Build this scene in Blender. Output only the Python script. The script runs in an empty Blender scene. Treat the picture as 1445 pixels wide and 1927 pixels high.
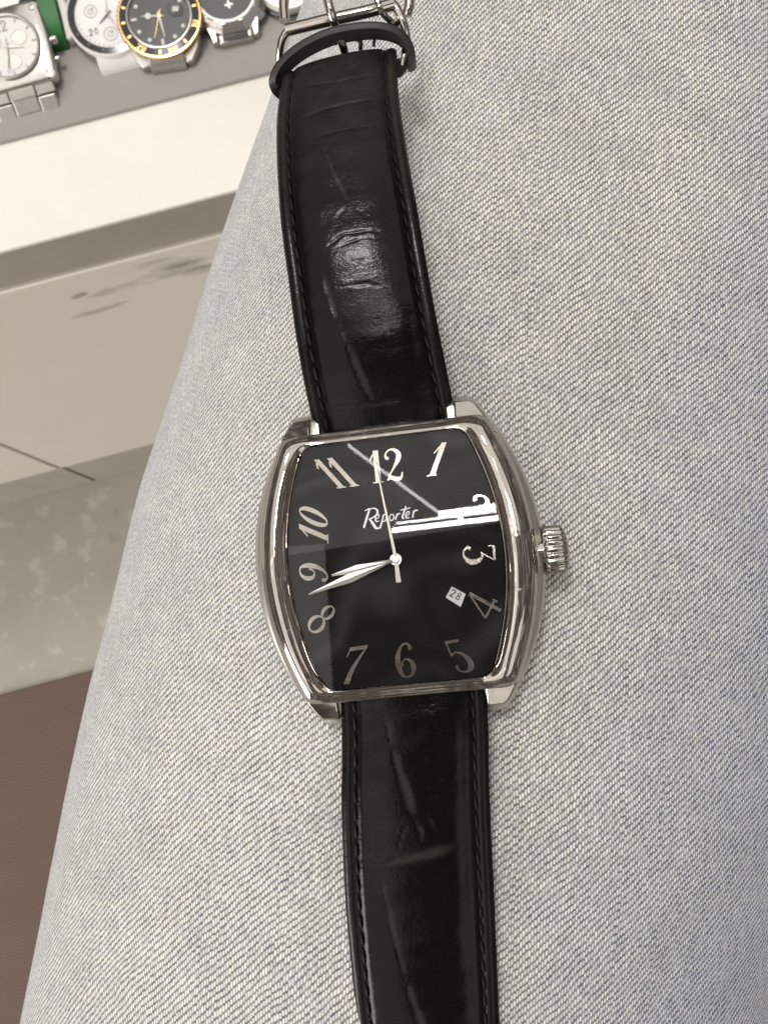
import bpy, bmesh, math, random
import numpy as np
from mathutils import Matrix, Vector

random.seed(7); rng = np.random.default_rng(7)
scene = bpy.context.scene
C = scene.collection
R = math.radians

# ------------------------------------------------------------------ camera
# millimetres with the camera at the origin are used for layout; world() turns them into metres
F, CX, CY = 1700.0, 722.5, 963.5           # focal length and centre in photo pixels (1445 x 1927)
CAMH = 961.0                               # camera height above the floor, mm
cam_rot = Matrix.Rotation(R(.94), 3, 'Y') @ Matrix.Rotation(R(5.94), 3, 'X')
cd = bpy.data.cameras.new('camera'); cam = bpy.data.objects.new('camera', cd); C.objects.link(cam)
cam.matrix_world = Matrix.Translation((0, 0, CAMH * .001)) @ cam_rot.to_4x4()
cd.sensor_fit = 'VERTICAL'; cd.sensor_height = 24; cd.lens = F / 1927 * 24
cd.clip_start = .005; cd.clip_end = 50
cd.dof.use_dof = True; cd.dof.focus_distance = .130; cd.dof.aperture_fstop = cd.lens / .5
scene.camera = cam

def world(p): return Vector((p[0], p[1], p[2] + CAMH)) * .001
def ray(px, py): return cam_rot @ Vector(((px - CX) / F, -(py - CY) / F, -1))
def at(px, py, d): return ray(px, py) * d                     # mm, by depth along the optical axis
def onz(px, py, z):                                           # mm, on a horizontal plane
    r = ray(px, py); return r * (z / r.z)

# ------------------------------------------------------------------ watch frame (dial plane)
PIV = (745, 1053)
wo = at(*PIV, 128.8)
TX, TY = R(6.5), R(3.6)
n_cam = Vector((-math.sin(TX), math.sin(TY), 1)).normalized()
up_cam = Vector((-math.sin(R(6.5)), math.cos(R(6.5)), 0))
y_cam = (up_cam - n_cam * up_cam.dot(n_cam)).normalized()
x_cam = y_cam.cross(n_cam)
wr = cam_rot @ Matrix((x_cam, y_cam, n_cam)).transposed()     # watch axes in layout space
def W(px, py, h=0.0):
    """photo pixel -> watch local point (mm) on the plane h mm above the dial"""
    r = wr.transposed() @ ray(px, py); o = -(wr.transposed() @ wo)
    k = (h - o.z) / r.z
    return Vector((o.x + r.x * k, o.y + r.y * k, h))
def crystal_z(x, y): return 1.45 - .25 * (y / 17.5) ** 2 - .10 * (x / 15) ** 2
def reflect_up(px, py, zc, h=1.4):
    """where the crystal mirrors pixel px,py onto a horizontal plane zc mm above the camera"""
    q = W(px, py, h); p = wr @ q + wo
    d = p.normalized(); n = wr @ Vector((2 * .10 * q.x / 225, 2 * .25 * q.y / 306.25, 1)).normalized()
    d = d - n * (2 * d.dot(n))
    return p + d * ((zc - p.z) / d.z)

# ------------------------------------------------------------------ light: shop ceiling and fluorescent tubes
w = bpy.data.worlds.new('World'); scene.world = w; w.use_nodes = True
bg = w.node_tree.nodes['Background']; bg.inputs[1].default_value = .30
# the unseen shop all round: even, dim clutter of warm dark and pale things
wn_, wl_ = w.node_tree.nodes, w.node_tree.links
tc = wn_.new('ShaderNodeTexCoord'); dn = wn_.new('ShaderNodeTexNoise'); dn.inputs['Scale'].default_value = 4.5; dn.inputs['Detail'].default_value = 1.5
wl_.new(tc.outputs['Generated'], dn.inputs['Vector'])
cr_ = wn_.new('ShaderNodeValToRGB'); cr_.color_ramp.interpolation = 'EASE'
els = cr_.color_ramp.elements; els[0].color = (.22, .18, .15, 1); els[1].position = .36; els[1].color = (.65, .58, .52, 1)
for ps, cl in ((.42, (.16, .11, .09, 1)), (.48, (.60, .54, .48, 1)), (.53, (.22, .17, .15, 1)), (.58, (1.5, 1.4, 1.28, 1)), (.65, (.35, .30, .27, 1)), (.75, (1.0, .92, .82, 1))):
    e_1 = els.new(ps); e_1.color = cl
wl_.new(dn.outputs[0], cr_.inputs[0])
wl_.new(cr_.outputs[0], bg.inputs[0])
ZC = 1650.0
def area(name, c, sx, sy, rad, col, rz=0):
    l = bpy.data.lights.new(name, 'AREA'); l.shape = 'RECTANGLE'; l.size = sx * .001; l.size_y = sy * .001
    l.energy = rad * math.pi * sx * sy * 1e-6; l.color = col
    o = bpy.data.objects.new(name, l); C.objects.link(o); o.location = world(c); o.rotation_euler = (0, 0, rz)
    return o
def tube_lamp(name, p, q, wid, rad, col, dz=0):
    a, b = reflect_up(*p, ZC - dz), reflect_up(*q, ZC - dz)
    v = b - a
    return area(name, (a + b) / 2, v.length, wid, rad, col, math.atan2(v.y, v.x))
WARM = (1, .955, .895)
tube_lamp('fluorescent_tube', (738, 998), (1100, 956), 13, 48, (1, .97, .93), 60)
tube_lamp('fluorescent_tube', (745, 985), (1100, 942), 6, 30, (1, .97, .93), 60)
tube_lamp('fluorescent_tube', (826, 968), (1100, 930), 17, 48, (1, .97, .93), 60)
tube_lamp('lamp_rail', (655, 838), (829, 967), 8, 11, (1, .97, .93), 60)
e0, e1 = reflect_up(640, 1030, ZC), reflect_up(930, 985, ZC)
rz = math.atan2((e1 - e0).y, (e1 - e0).x)
dv = Vector((math.cos(rz), math.sin(rz), 0)); nv = Vector((-dv.y, dv.x, 0))
area('ceiling_light', (e0 + e1) / 2 + nv * 1300 + dv * 100, 3400, 2600, .8, WARM, rz)
s0 = reflect_up(628, 1150, ZC); yt = reflect_up(592, 1040, ZC).y
area('ceiling_light', Vector((s0.x - 900, yt - 520, ZC + 5)), 1800, 1000, .95, WARM, R(3))
area('ceiling_light', Vector((-1500, -1900, ZC + 10)), 2000, 2200, .9, WARM, 0)
area('ceiling_light', Vector((1500, -1700, ZC + 10)), 1800, 2400, .9, WARM, 0)
# added fill light, out of view at left front, brightening the counter doors
wl = area('counter_fill_light', Vector((-2500, -2200, 150)), 2400, 1800, 7.0, (1, .965, .92)); wl.rotation_euler = (R(90), 0, R(-38))
# ceiling panel whose image sits on the bend of the upper strap
PANEL = Vector((-370, 640, ZC - 20))
area('panel_lamp', PANEL, 360, 330, 42, (1, .97, .94), .1)

scene.view_settings.view_transform = 'Standard'; scene.view_settings.look = 'None'
scene.view_settings.gamma = 1; scene.view_settings.use_curve_mapping = False
scene.view_settings.exposure = .36

# ------------------------------------------------------------------ helpers
def tag(o, label=None, cat=None, group=None, kind=None):
    if label: o['label'] = label
    if cat: o['category'] = cat
    if group: o['group'] = group
    if kind: o['kind'] = kind
    return o
def empty(name, loc=(0, 0, 0), rot=None, parent=None):
    o = bpy.data.objects.new(name, None); C.objects.link(o); o.empty_display_size = .005
    m = Matrix.Translation(loc) @ (rot.to_4x4() if rot else Matrix())
    if parent: o.parent = parent
    o.matrix_local = m
    return o
class MB:
    """collects geometry in mm; build() links it as one mesh object in metres"""
    def __init__(s): s.v = []; s.f = []; s.uv = None; s.att = None
    def grid(s, P, cu=False, cv=False):
        P = np.asarray(P, float); a, b = P.shape[:2]; o = len(s.v)
        s.v += [tuple(p) for p in P.reshape(-1, 3)]
        for i in range(a if cu else a - 1):
            for j in range(b if cv else b - 1):
                i2, j2 = (i + 1) % a, (j + 1) % b
                s.f.append((o + i * b + j, o + i2 * b + j, o + i2 * b + j2, o + i * b + j2))
        return o
    def face(s, P, flip=False):
        o = len(s.v); s.v += [tuple(p) for p in P]
        idx = tuple(range(o, o + len(P))); s.f.append(idx[::-1] if flip else idx)
    def prism(s, poly, z0, z1):
        """poly counter-clockwise; z0/z1 number or function(x, y)"""
        f0 = z0 if callable(z0) else (lambda x, y: z0); f1 = z1 if callable(z1) else (lambda x, y: z1)
        o = len(s.v); n = len(poly)
        s.v += [(x, y, f0(x, y)) for x, y in poly] + [(x, y, f1(x, y)) for x, y in poly]
        s.f.append(tuple(o + n - 1 - i for i in range(n))); s.f.append(tuple(o + n + i for i in range(n)))
        for i in range(n):
            j = (i + 1) % n; s.f.append((o + i, o + j, o + n + j, o + n + i))
    def box(s, x0, x1, y0, y1, z0, z1): s.prism([(x0, y0), (x1, y0), (x1, y1), (x0, y1)], z0, z1)
    def loops(s, L, cap0=True, cap1=True):
        """closed loops (list of equal length point lists) skinned together"""
        o = s.grid(L, cv=True); a, b = len(L), len(L[0])
        if cap0: s.f.append(tuple(o + i for i in range(b))[::-1])
        if cap1: s.f.append(tuple(o + (a - 1) * b + i for i in range(b)))
    def ring(s, c, prof, n=64, a0=0, a1=2 * math.pi):
        """lathe about z through c: prof = [(r, z)...]"""
        full = abs(a1 - a0 - 2 * math.pi) < 1e-6
        T = [a0 + (a1 - a0) * i / (n if full else n - 1) for i in range(n)]
        P = [[(c[0] + r * math.cos(t), c[1] + r * math.sin(t), c[2] + z) for t in T] for r, z in prof]
        s.grid(P, cv=full)
    def tube(s, path, rad, n=10, closed=False):
        path = [Vector(p) for p in path]; m = len(path); L = []
        for i, p in enumerate(path):
            a = path[(i - 1) % m] if closed or i else path[i]; b = path[(i + 1) % m] if closed or i < m - 1 else path[i]
            t = (b - a).normalized(); u = t.cross(Vector((0, 0, 1)))
            if u.length < 1e-3: u = Vector((1, 0, 0))
            u.normalize(); v = u.cross(t); r = rad[i] if hasattr(rad, '__len__') else rad
            L.append([tuple(p + (u * math.cos(k) + v * math.sin(k)) * r) for k in [2 * math.pi * q / n for q in range(n)]])
        o = s.grid(L, cu=closed, cv=True)
        if not closed:
            s.f.append(tuple(o + i for i in range(n))); s.f.append(tuple(o + (m - 1) * n + i for i in range(n))[::-1])
    def build(s, name, mat, parent=None, smooth=True, bevel=0, angle=35):
        me = bpy.data.meshes.new(name)
        me.from_pydata([(x * .001, y * .001, z * .001) for x, y, z in s.v], [], s.f)
        me.materials.append(mat)
        bm = bmesh.new(); bm.from_mesh(me)
        bmesh.ops.recalc_face_normals(bm, faces=bm.faces)
        for e in bm.edges:
            if len(e.link_faces) == 2 and e.calc_face_angle(0) > R(angle): e.smooth = False
        for f in bm.faces: f.smooth = smooth
        bm.to_mesh(me); bm.free()
        o = bpy.data.objects.new(name, me); C.objects.link(o)
        if parent: o.parent = parent
        if bevel:
            m = o.modifiers.new('bevel', 'BEVEL'); m.width = bevel * .001; m.segments = 2; m.limit_method = 'ANGLE'; m.angle_limit = R(40)
        return o
def crom(P, n):
    """Catmull-Rom resample of points (any dimension) to n samples"""
    P = np.asarray(P, float); m = len(P)
    if m == 2: return P[0] + (P[1] - P[0]) * np.linspace(0, 1, n)[:, None]
    Q = np.vstack([2 * P[0] - P[1], P, 2 * P[-1] - P[-2]]); out = []
    for t in np.linspace(0, m - 1, n):
        i = min(int(t), m - 2); u = t - i; a, b, c, d = Q[i:i + 4]
        out.append(.5 * (2 * b + (c - a) * u + (2 * a - 5 * b + 4 * c - d) * u * u + (3 * b - a - 3 * c + d) * u ** 3))
    return np.array(out)
def stroke(mb, pts, wid, f, z0, z1, n=18, k=[0]):
    """calligraphic stroke; f maps 2d pen coordinates to local xy (mm)"""
    if len(pts) == 2: n = 3
    wid = wid if hasattr(wid, '__len__') else [wid] * len(pts)
    D = crom([(p[0], p[1], q) for p, q in zip(pts, wid)], n)
    T = np.gradient(D[:, :2], axis=0); T /= np.linalg.norm(T, axis=1)[:, None] + 1e-9
    N = np.stack([-T[:, 1], T[:, 0]], 1)
    A = [f(*p) for p in D[:, :2] + N * D[:, 2:] / 2]; B = [f(*p) for p in D[:, :2] - N * D[:, 2:] / 2]
    k[0] = (k[0] + 1) % 7; dz = k[0] * .004
    L = [[(a[0], a[1], z0), (a[0], a[1], z1 + dz), (b[0], b[1], z1 + dz), (b[0], b[1], z0)] for a, b in zip(A, B)]
    mb.loops(L)

# ------------------------------------------------------------------ materials
def mat(name):
    m = bpy.data.materials.new(name); m.use_nodes = True
    return m, m.node_tree.nodes, m.node_tree.links, m.node_tree.nodes['Principled BSDF']
def nd(N, t, **k):
    n = N.new(t)
    for a, b in k.items(): setattr(n, a, b)
    return n
def math_(N, Lk, op, a, b=None, clamp=False):
    n = N.new('ShaderNodeMath'); n.operation = op; n.use_clamp = clamp
    for i, x in enumerate((a, b)):
        if x is None: continue
        if isinstance(x, (int, float)): n.inputs[i].default_value = x
        else: Lk.new(x, n.inputs[i])
    return n.outputs[0]
def mixc(N, Lk, fac, a, b):
    n = N.new('ShaderNodeMix'); n.data_type = 'RGBA'
    for i, x in ((0, fac), (6, a), (7, b)):
        if isinstance(x, (int, float)): n.inputs[i].default_value = x
        elif isinstance(x, tuple): n.inputs[i].default_value = x if len(x) == 4 else (*x, 1)
        else: Lk.new(x, n.inputs[i])
    return n.outputs[2]
def ramp(N, Lk, x, p0, p1, c0=(0, 0, 0, 1), c1=(1, 1, 1, 1)):
    n = N.new('ShaderNodeValToRGB'); e = n.color_ramp.elements
    e[0].position = p0; e[1].position = p1; e[0].color = c0; e[1].color = c1
    Lk.new(x, n.inputs[0]); return n.outputs[0]
def noise(N, Lk, scale, detail=4, rough=.55, co=None, dim='3D'):
    n = N.new('ShaderNodeTexNoise'); n.inputs['Scale'].default_value = scale; n.inputs['Detail'].default_value = detail
    n.inputs['Roughness'].default_value = rough
    if co is not None: Lk.new(co, n.inputs['Vector'])
    return n.outputs[0]
def objco(N): return N.new('ShaderNodeTexCoord').outputs['Object']
def scaled(N, Lk, co, s, rot=(0, 0, 0)):
    m = N.new('ShaderNodeMapping'); m.inputs['Scale'].default_value = s; m.inputs['Rotation'].default_value = rot
    Lk.new(co, m.inputs[0]); return m.outputs[0]
def bump(N, Lk, h, dist, strength=1, normal=None):
    b = N.new('ShaderNodeBump'); b.inputs['Distance'].default_value = dist; b.inputs['Strength'].default_value = strength
    Lk.new(h, b.inputs['Height'])
    if normal is not None: Lk.new(normal, b.inputs['Normal'])
    return b.outputs[0]
def plain(name, col, rough=.5, metal=0, nz=0, ns=300, rv=0, bmp=0, spec=.5, coat=0):
    m, N, L, P = mat(name); co = objco(N)
    P.inputs['Base Color'].default_value = (*col, 1); P.inputs['Roughness'].default_value = rough
    P.inputs['Metallic'].default_value = metal; P.inputs['Specular IOR Level'].default_value = spec
    P.inputs['Coat Weight'].default_value = coat
    x = noise(N, L, ns, 5, .6, co)
    if nz:
        L.new(mixc(N, L, x, tuple(c * (1 - nz) for c in col), tuple(min(1, c * (1 + nz)) for c in col)), P.inputs['Base Color'])
    if rv: L.new(math_(N, L, 'ADD', math_(N, L, 'MULTIPLY', x, 2 * rv), rough - rv, True), P.inputs['Roughness'])
    if bmp: L.new(bump(N, L, x, bmp * .001), P.inputs['Normal'])
    return m

def polished(name, col, rough, scr=.25):
    """worn polished steel: fine scratches and slight waviness"""
    m, N, L, P = mat(name); co = objco(N)
    P.inputs['Metallic'].default_value = 1; P.inputs['Base Color'].default_value = (*col, 1)
    a = noise(N, L, 900, 3, .6, scaled(N, L, co, (1, .08, 1), (0, 0, .5)))
    b = noise(N, L, 700, 3, .6, scaled(N, L, co, (.08, 1, 1), (0, 0, .2)))
    s = ramp(N, L, math_(N, L, 'MAXIMUM', a, b), .62, .74)
    L.new(math_(N, L, 'ADD', math_(N, L, 'MULTIPLY', s, scr), rough), P.inputs['Roughness'])
    wv = noise(N, L, 140, 2, .5, co)
    nb = bump(N, L, wv, .00012)
    L.new(bump(N, L, s, .000006, 1, nb), P.inputs['Normal'])
    return m
M = {}
M['chrome'] = polished('polished_steel', (.43, .40, .37), .06)
M['steel'] = plain('brushed_steel', (.62, .60, .56), .34, 1, nz=.08, ns=700, rv=.08, bmp=.01)
M['hand'] = plain('silvered_metal', (.86, .83, .79), .42, 1, ns=900, rv=.06)
M['numeral'] = plain('applied_numeral_metal', (.44, .41, .375), .12, 1, ns=1500, rv=.06)
M['second'] = plain('grey_metal', (.33, .315, .29), .3, 1, ns=900, rv=.06)
M['white_print'] = plain('white_print', (.85, .85, .85), .5)
M['date_white'] = plain('date_disc_white', (.62, .60, .60), .6, nz=.05)
M['black_print'] = plain('black_print', (.04, .04, .05), .6)
M['gold'] = plain('gold_metal', (.85, .55, .25), .25, 1, ns=900, rv=.1)
M['chrome_bg'] = plain('bright_steel', (.56, .545, .52), .18, 1, ns=500, rv=.1, nz=.1)
M['steel_bg'] = plain('satin_steel', (.46, .44, .41), .34, 1, ns=500, rv=.1, nz=.1)
M['silver_dial'] = plain('silver_dial', (.70, .69, .66), .45, .2, nz=.06, ns=800)
M['white_dial'] = plain('white_dial', (.82, .79, .79), .4, nz=.03, ns=800)
M['black_dial'] = plain('black_dial', (.012, .012, .013), .35, nz=.2, ns=800)
M['black_ring'] = plain('black_enamel', (.015, .015, .016), .15, nz=.2)
M['green'] = plain('green_leather', (.01, .12, .02), .5, nz=.25, ns=400)
M['white_leather'] = plain('white_strap', (.62, .60, .58), .5, nz=.08, ns=400)
M['subdial'] = plain('grey_print', (.38, .36, .36), .5)
M['lume'] = plain('lume_white', (.80, .83, .76), .5)

# dial: near-black with an embossed dotted field round a plain centre
m, N, L, P = mat('dial_black'); co = objco(N)
sx = nd(N, 'ShaderNodeSeparateXYZ'); L.new(co, sx.inputs[0])
def cell(o, per, off=0):
    return math_(N, L, 'SUBTRACT', math_(N, L, 'FRACT', math_(N, L, 'ADD', math_(N, L, 'MULTIPLY', o, 1000 / per), off)), .5)
rowp = .44
row = math_(N, L, 'FLOOR', math_(N, L, 'MULTIPLY', sx.outputs[1], 1000 / rowp))
half = math_(N, L, 'MULTIPLY', math_(N, L, 'MODULO', row, 2), .5)
fx = math_(N, L, 'SUBTRACT', math_(N, L, 'FRACT', math_(N, L, 'ADD', math_(N, L, 'MULTIPLY', sx.outputs[0], 1000 / .5), half)), .5)
fy = cell(sx.outputs[1], rowp)
r2 = math_(N, L, 'ADD', math_(N, L, 'MULTIPLY', fx, fx), math_(N, L, 'MULTIPLY', fy, fy))
dot = ramp(N, L, r2, .03, .09, (1, 1, 1, 1), (0, 0, 0, 1))
rad = math_(N, L, 'ADD', math_(N, L, 'POWER', math_(N, L, 'ABSOLUTE', math_(N, L, 'MULTIPLY', sx.outputs[0], 1000 / 9.5)), 2.5),
            math_(N, L, 'POWER', math_(N, L, 'ABSOLUTE', math_(N, L, 'MULTIPLY', sx.outputs[1], 1000 / 11.5)), 2.5))
dm = math_(N, L, 'MULTIPLY', dot, ramp(N, L, rad, .85, 1.0))
L.new(mixc(N, L, dm, (.0045, .005, .0055), (.013, .013, .013)), P.inputs['Base Color'])
P.inputs['Roughness'].default_value = .5; P.inputs['Specular IOR Level'].default_value = .05
L.new(bump(N, L, dm, .00008), P.inputs['Normal'])
M['dial'] = m

# sapphire: clear sheet with Fresnel reflection
def glass(name, rough=.0, ior=1.55):
    m, N, L, P = mat(name); N.remove(P)
    tr = nd(N, 'ShaderNodeBsdfTransparent'); gl = nd(N, 'ShaderNodeBsdfGlossy'); mx = nd(N, 'ShaderNodeMixShader'); fr = nd(N, 'ShaderNodeFresnel')
    gl.inputs['Roughness'].default_value = rough; fr.inputs[0].default_value = ior
    gm = nd(N, 'ShaderNodeNewGeometry')
    L.new(fr.outputs[0], mx.inputs[0]); L.new(tr.outputs[0], mx.inputs[1]); L.new(gl.outputs[0], mx.inputs[2])
    L.new(mx.outputs[0], N['Material Output'].inputs[0])
    return m
M['crystal'] = glass('sapphire_crystal', .012)
M['glass_bg'] = glass('watch_glass', .02)

# strap leather: glossy black, dull brown-grey along creases and where the lacquer is worn
m, N, L, P = mat('crocodile_leather'); co = objco(N)
cr = nd(N, 'ShaderNodeAttribute', attribute_name='crease').outputs['Fac']
wr_ = nd(N, 'ShaderNodeAttribute', attribute_name='wear').outputs['Fac']
g1 = noise(N, L, 260, 6, .65, co); g2 = noise(N, L, 2400, 3, .6, co)
scuff = ramp(N, L, noise(N, L, 520, 4, .7, scaled(N, L, co, (1, 1.8, 1))), .54, .70)
wear = math_(N, L, 'MULTIPLY', wr_, math_(N, L, 'ADD', math_(N, L, 'MULTIPLY', g1, 1.1), .05), True)
k = math_(N, L, 'MAXIMUM', math_(N, L, 'MULTIPLY', cr, math_(N, L, 'ADD', math_(N, L, 'MULTIPLY', g2, .6), .34)), wear)
k = math_(N, L, 'MAXIMUM', k, math_(N, L, 'MULTIPLY', scuff, .10))
L.new(mixc(N, L, k, (.0022, .0021, .0022), (.024, .020, .017)), P.inputs['Base Color'])
L.new(math_(N, L, 'ADD', math_(N, L, 'MULTIPLY', k, .42), math_(N, L, 'ADD', math_(N, L, 'MULTIPLY', g1, .16), .07), True), P.inputs['Roughness'])
P.inputs['Specular IOR Level'].default_value = .16
b1 = bump(N, L, g1, .00013, .7)
wrk = noise(N, L, 420, 4, .6, scaled(N, L, co, (.35, 1.6, 1)))
b2 = bump(N, L, wrk, .00007, .7, b1)
L.new(bump(N, L, g2, .00003, .7, b2), P.inputs['Normal'])
M['leather'] = m
M['leather_edge'] = plain('leather_edge', (.011, .009, .008), .55, nz=.5, ns=500, bmp=.05)
M['thread'] = plain('black_thread', (.004, .0036, .0034), .6, nz=.3, ns=2000, spec=.25)

# denim: twill of pale weft dashes over faded indigo, woven in UV millimetres
m, N, L, P = mat('faded_denim')
uv = nd(N, 'ShaderNodeUVMap', uv_map='UVMap').outputs[0]
su = nd(N, 'ShaderNodeSeparateXYZ'); L.new(uv, su.inputs[0])
wob = nd(N, 'ShaderNodeTexNoise'); wob.inputs['Scale'].default_value = .11; wob.inputs['Detail'].default_value = 4
L.new(uv, wob.inputs['Vector'])
sw = nd(N, 'ShaderNodeSeparateColor'); L.new(wob.outputs['Color'], sw.inputs[0])
fwob = nd(N, 'ShaderNodeTexNoise'); fwob.inputs['Scale'].default_value = 1.3; fwob.inputs['Detail'].default_value = 2
L.new(uv, fwob.inputs['Vector']); sfw = nd(N, 'ShaderNodeSeparateColor'); L.new(fwob.outputs['Color'], sfw.inputs[0])
def jit(o, s1, a1, s2, a2):
    return math_(N, L, 'ADD', math_(N, L, 'ADD', o, math_(N, L, 'MULTIPLY', math_(N, L, 'SUBTRACT', s1, .5), a1)),
                 math_(N, L, 'MULTIPLY', math_(N, L, 'SUBTRACT', s2, .5), a2))
uu = jit(su.outputs[0], sw.outputs[0], 1.2, sfw.outputs[0], .12)
vv = jit(su.outputs[1], sw.outputs[1], 1.8, sfw.outputs[1], .22)
PA, PB, SH = .385, 1.14, .345
xc = math_(N, L, 'MULTIPLY', uu, 1 / PA); col = math_(N, L, 'FLOOR', xc)
fx = math_(N, L, 'SUBTRACT', math_(N, L, 'FRACT', xc), .5)
yc = math_(N, L, 'SUBTRACT', math_(N, L, 'MULTIPLY', vv, 1 / PB), math_(N, L, 'MULTIPLY', col, SH))
# each warp column is slightly irregular
cw = nd(N, 'ShaderNodeTexWhiteNoise', noise_dimensions='1D'); L.new(col, cw.inputs['W'])
yc = math_(N, L, 'ADD', yc, math_(N, L, 'MULTIPLY', cw.outputs[0], .16))
rw_ = math_(N, L, 'FLOOR', yc); fy = math_(N, L, 'SUBTRACT', math_(N, L, 'FRACT', yc), .5)
cid = nd(N, 'ShaderNodeCombineXYZ'); L.new(col, cid.inputs[0]); L.new(rw_, cid.inputs[1])
wn = nd(N, 'ShaderNodeTexWhiteNoise', noise_dimensions='2D'); L.new(cid.outputs[0], wn.inputs['Vector'])
swn = nd(N, 'ShaderNodeSeparateColor'); L.new(wn.outputs['Color'], swn.inputs[0])
def sq(x, r): 
    y = math_(N, L, 'MULTIPLY', x, 1 / r); return math_(N, L, 'MULTIPLY', y, y)
wdt = math_(N, L, 'ADD', math_(N, L, 'MULTIPLY', swn.outputs[1], .45), .62)
e = math_(N, L, 'DIVIDE', math_(N, L, 'ADD', sq(fx, .33), sq(math_(N, L, 'MULTIPLY', fy, math_(N, L, 'ABSOLUTE', math_(N, L, 'MULTIPLY', fy, 2.0))), .28)), wdt)
dash = ramp(N, L, e, .45, 1.15, (1, 1, 1, 1), (0, 0, 0, 1))
# fading: patches where indigo survives or is bleached
n1 = noise(N, L, .035, 4, .6, uv); n2 = noise(N, L, .22, 4, .65, scaled(N, L, uv, (.45, 1, 1), (0, 0, -.7)))
side = nd(N, 'ShaderNodeAttribute', attribute_name='indigo').outputs['Fac']
ind = math_(N, L, 'ADD', math_(N, L, 'MULTIPLY', n2, 1.0), math_(N, L, 'ADD', math_(N, L, 'MULTIPLY', n1, .6), math_(N, L, 'SUBTRACT', math_(N, L, 'MULTIPLY', side, 1.0), .66)), True)
dk = mixc(N, L, ind, (.115, .11, .125), (.035, .058, .13))
lt = mixc(N, L, ind, (.92, .885, .785), (.62, .66, .70))
lt = mixc(N, L, math_(N, L, 'MULTIPLY', swn.outputs[0], .55), lt, (.42, .43, .44))
dk = mixc(N, L, math_(N, L, 'MULTIPLY', swn.outputs[2], .85), dk, (.30, .295, .31))
slub = ramp(N, L, noise(N, L, 1.1, 2, .5, scaled(N, L, uv, (1, .8, 1))), .66, .74)
dk = mixc(N, L, math_(N, L, 'MULTIPLY', slub, .8), dk, (.05, .065, .13))
gap = ramp(N, L, math_(N, L, 'ABSOLUTE', math_(N, L, 'ADD', fy, math_(N, L, 'MULTIPLY', fx, -.25))), .24, .42)
mid = mixc(N, L, .36, dk, lt)
mid = mixc(N, L, .25, mid, (.30, .29, .285))
colr = mixc(N, L, dash, mixc(N, L, gap, mid, dk), lt)
wash = math_(N, L, 'ADD', math_(N, L, 'MULTIPLY', noise(N, L, .09, 5, .6, uv), .36), .80)
wm = nd(N, 'ShaderNodeVectorMath', operation='SCALE'); L.new(colr, wm.inputs[0]); L.new(wash, wm.inputs['Scale'])
L.new(wm.outputs[0], P.inputs['Base Color'])
P.inputs['Roughness'].default_value = .9; P.inputs['Specular IOR Level'].default_value = .2
P.inputs['Sheen Weight'].default_value = .12; P.inputs['Sheen Roughness'].default_value = .5; P.inputs['Sheen Tint'].default_value = (.85, .9, 1, 1)
L.new(bump(N, L, dash, .00016, .8), P.inputs['Normal'])
M['denim'] = m

# white laminate of the counter, with a little yellowing, and wiped grey smears on the fronts
m, N, L, P = mat('white_laminate'); co = objco(N)
x = noise(N, L, 14, 5, .6, co)
L.new(mixc(N, L, ramp(N, L, x, .4, .75), (.70, .67, .615), (.63, .595, .535)), P.inputs['Base Color'])
P.inputs['Roughness'].default_value = .35
L.new(bump(N, L, noise(N, L, 500, 3, .5, co), .00005), P.inputs['Normal'])
M['laminate'] = m
def laminate_front(name, spots):
    """spots: (x, z, half length, half height) of rubbed marks in object mm"""
    m, N, L, P = mat(name); co = objco(N); s = nd(N, 'ShaderNodeSeparateXYZ'); L.new(co, s.inputs[0])
    base = mixc(N, L, noise(N, L, 9, 4, .6, co), (.66, .62, .55), (.60, .555, .485))
    wv = math_(N, L, 'MULTIPLY', math_(N, L, 'SUBTRACT', noise(N, L, 60, 4, .6, co), .5), .8)
    tot = None
    for cx, cz, a, b, sl in spots:
        dx = math_(N, L, 'MULTIPLY', math_(N, L, 'SUBTRACT', s.outputs[0], cx * .001), 1000 / a)
        zz = math_(N, L, 'SUBTRACT', math_(N, L, 'SUBTRACT', s.outputs[2], cz * .001), math_(N, L, 'MULTIPLY', math_(N, L, 'SUBTRACT', s.outputs[0], cx * .001), sl))
        dz = math_(N, L, 'ADD', math_(N, L, 'MULTIPLY', zz, 1000 / b), wv)
        d = math_(N, L, 'ADD', math_(N, L, 'MULTIPLY', dx, dx), math_(N, L, 'MULTIPLY', dz, dz))
        q = ramp(N, L, d, .25, 1.0, (1, 1, 1, 1), (0, 0, 0, 1))
        tot = q if tot is None else math_(N, L, 'MAXIMUM', tot, q)
    if tot is not None:
        tot = math_(N, L, 'MULTIPLY', tot, ramp(N, L, noise(N, L, 45, 5, .65, scaled(N, L, co, (.6, 1, 2.2))), .36, .62))
        base = mixc(N, L, math_(N, L, 'MULTIPLY', tot, .75), base, (.18, .165, .14))
    L.new(base, P.inputs['Base Color']); P.inputs['Roughness'].default_value = .4
    return m
m, N, L, P = mat('grey_brown_board'); co = objco(N)
x = noise(N, L, 22, 5, .6, co)
L.new(mixc(N, L, x, (.36, .32, .28), (.25, .22, .19)), P.inputs['Base Color']); P.inputs['Roughness'].default_value = .6
M['board'] = m
M['plinth'] = plain('plinth_laminate', (.33, .305, .265), .5, nz=.12, ns=20)
M['dark_gap'] = plain('dark_gap', (.05, .045, .03), .8)
M['tray'] = plain('grey_felt', (.30, .285, .268), .9, nz=.06, ns=60, bmp=.05, spec=.2)
m, N, L, P = mat('concrete_floor'); co = objco(N)
a = noise(N, L, 9, 6, .6, co); b = noise(N, L, 38, 5, .6, co)
c0 = mixc(N, L, a, (.39, .36, .315), (.26, .238, .205))
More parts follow.
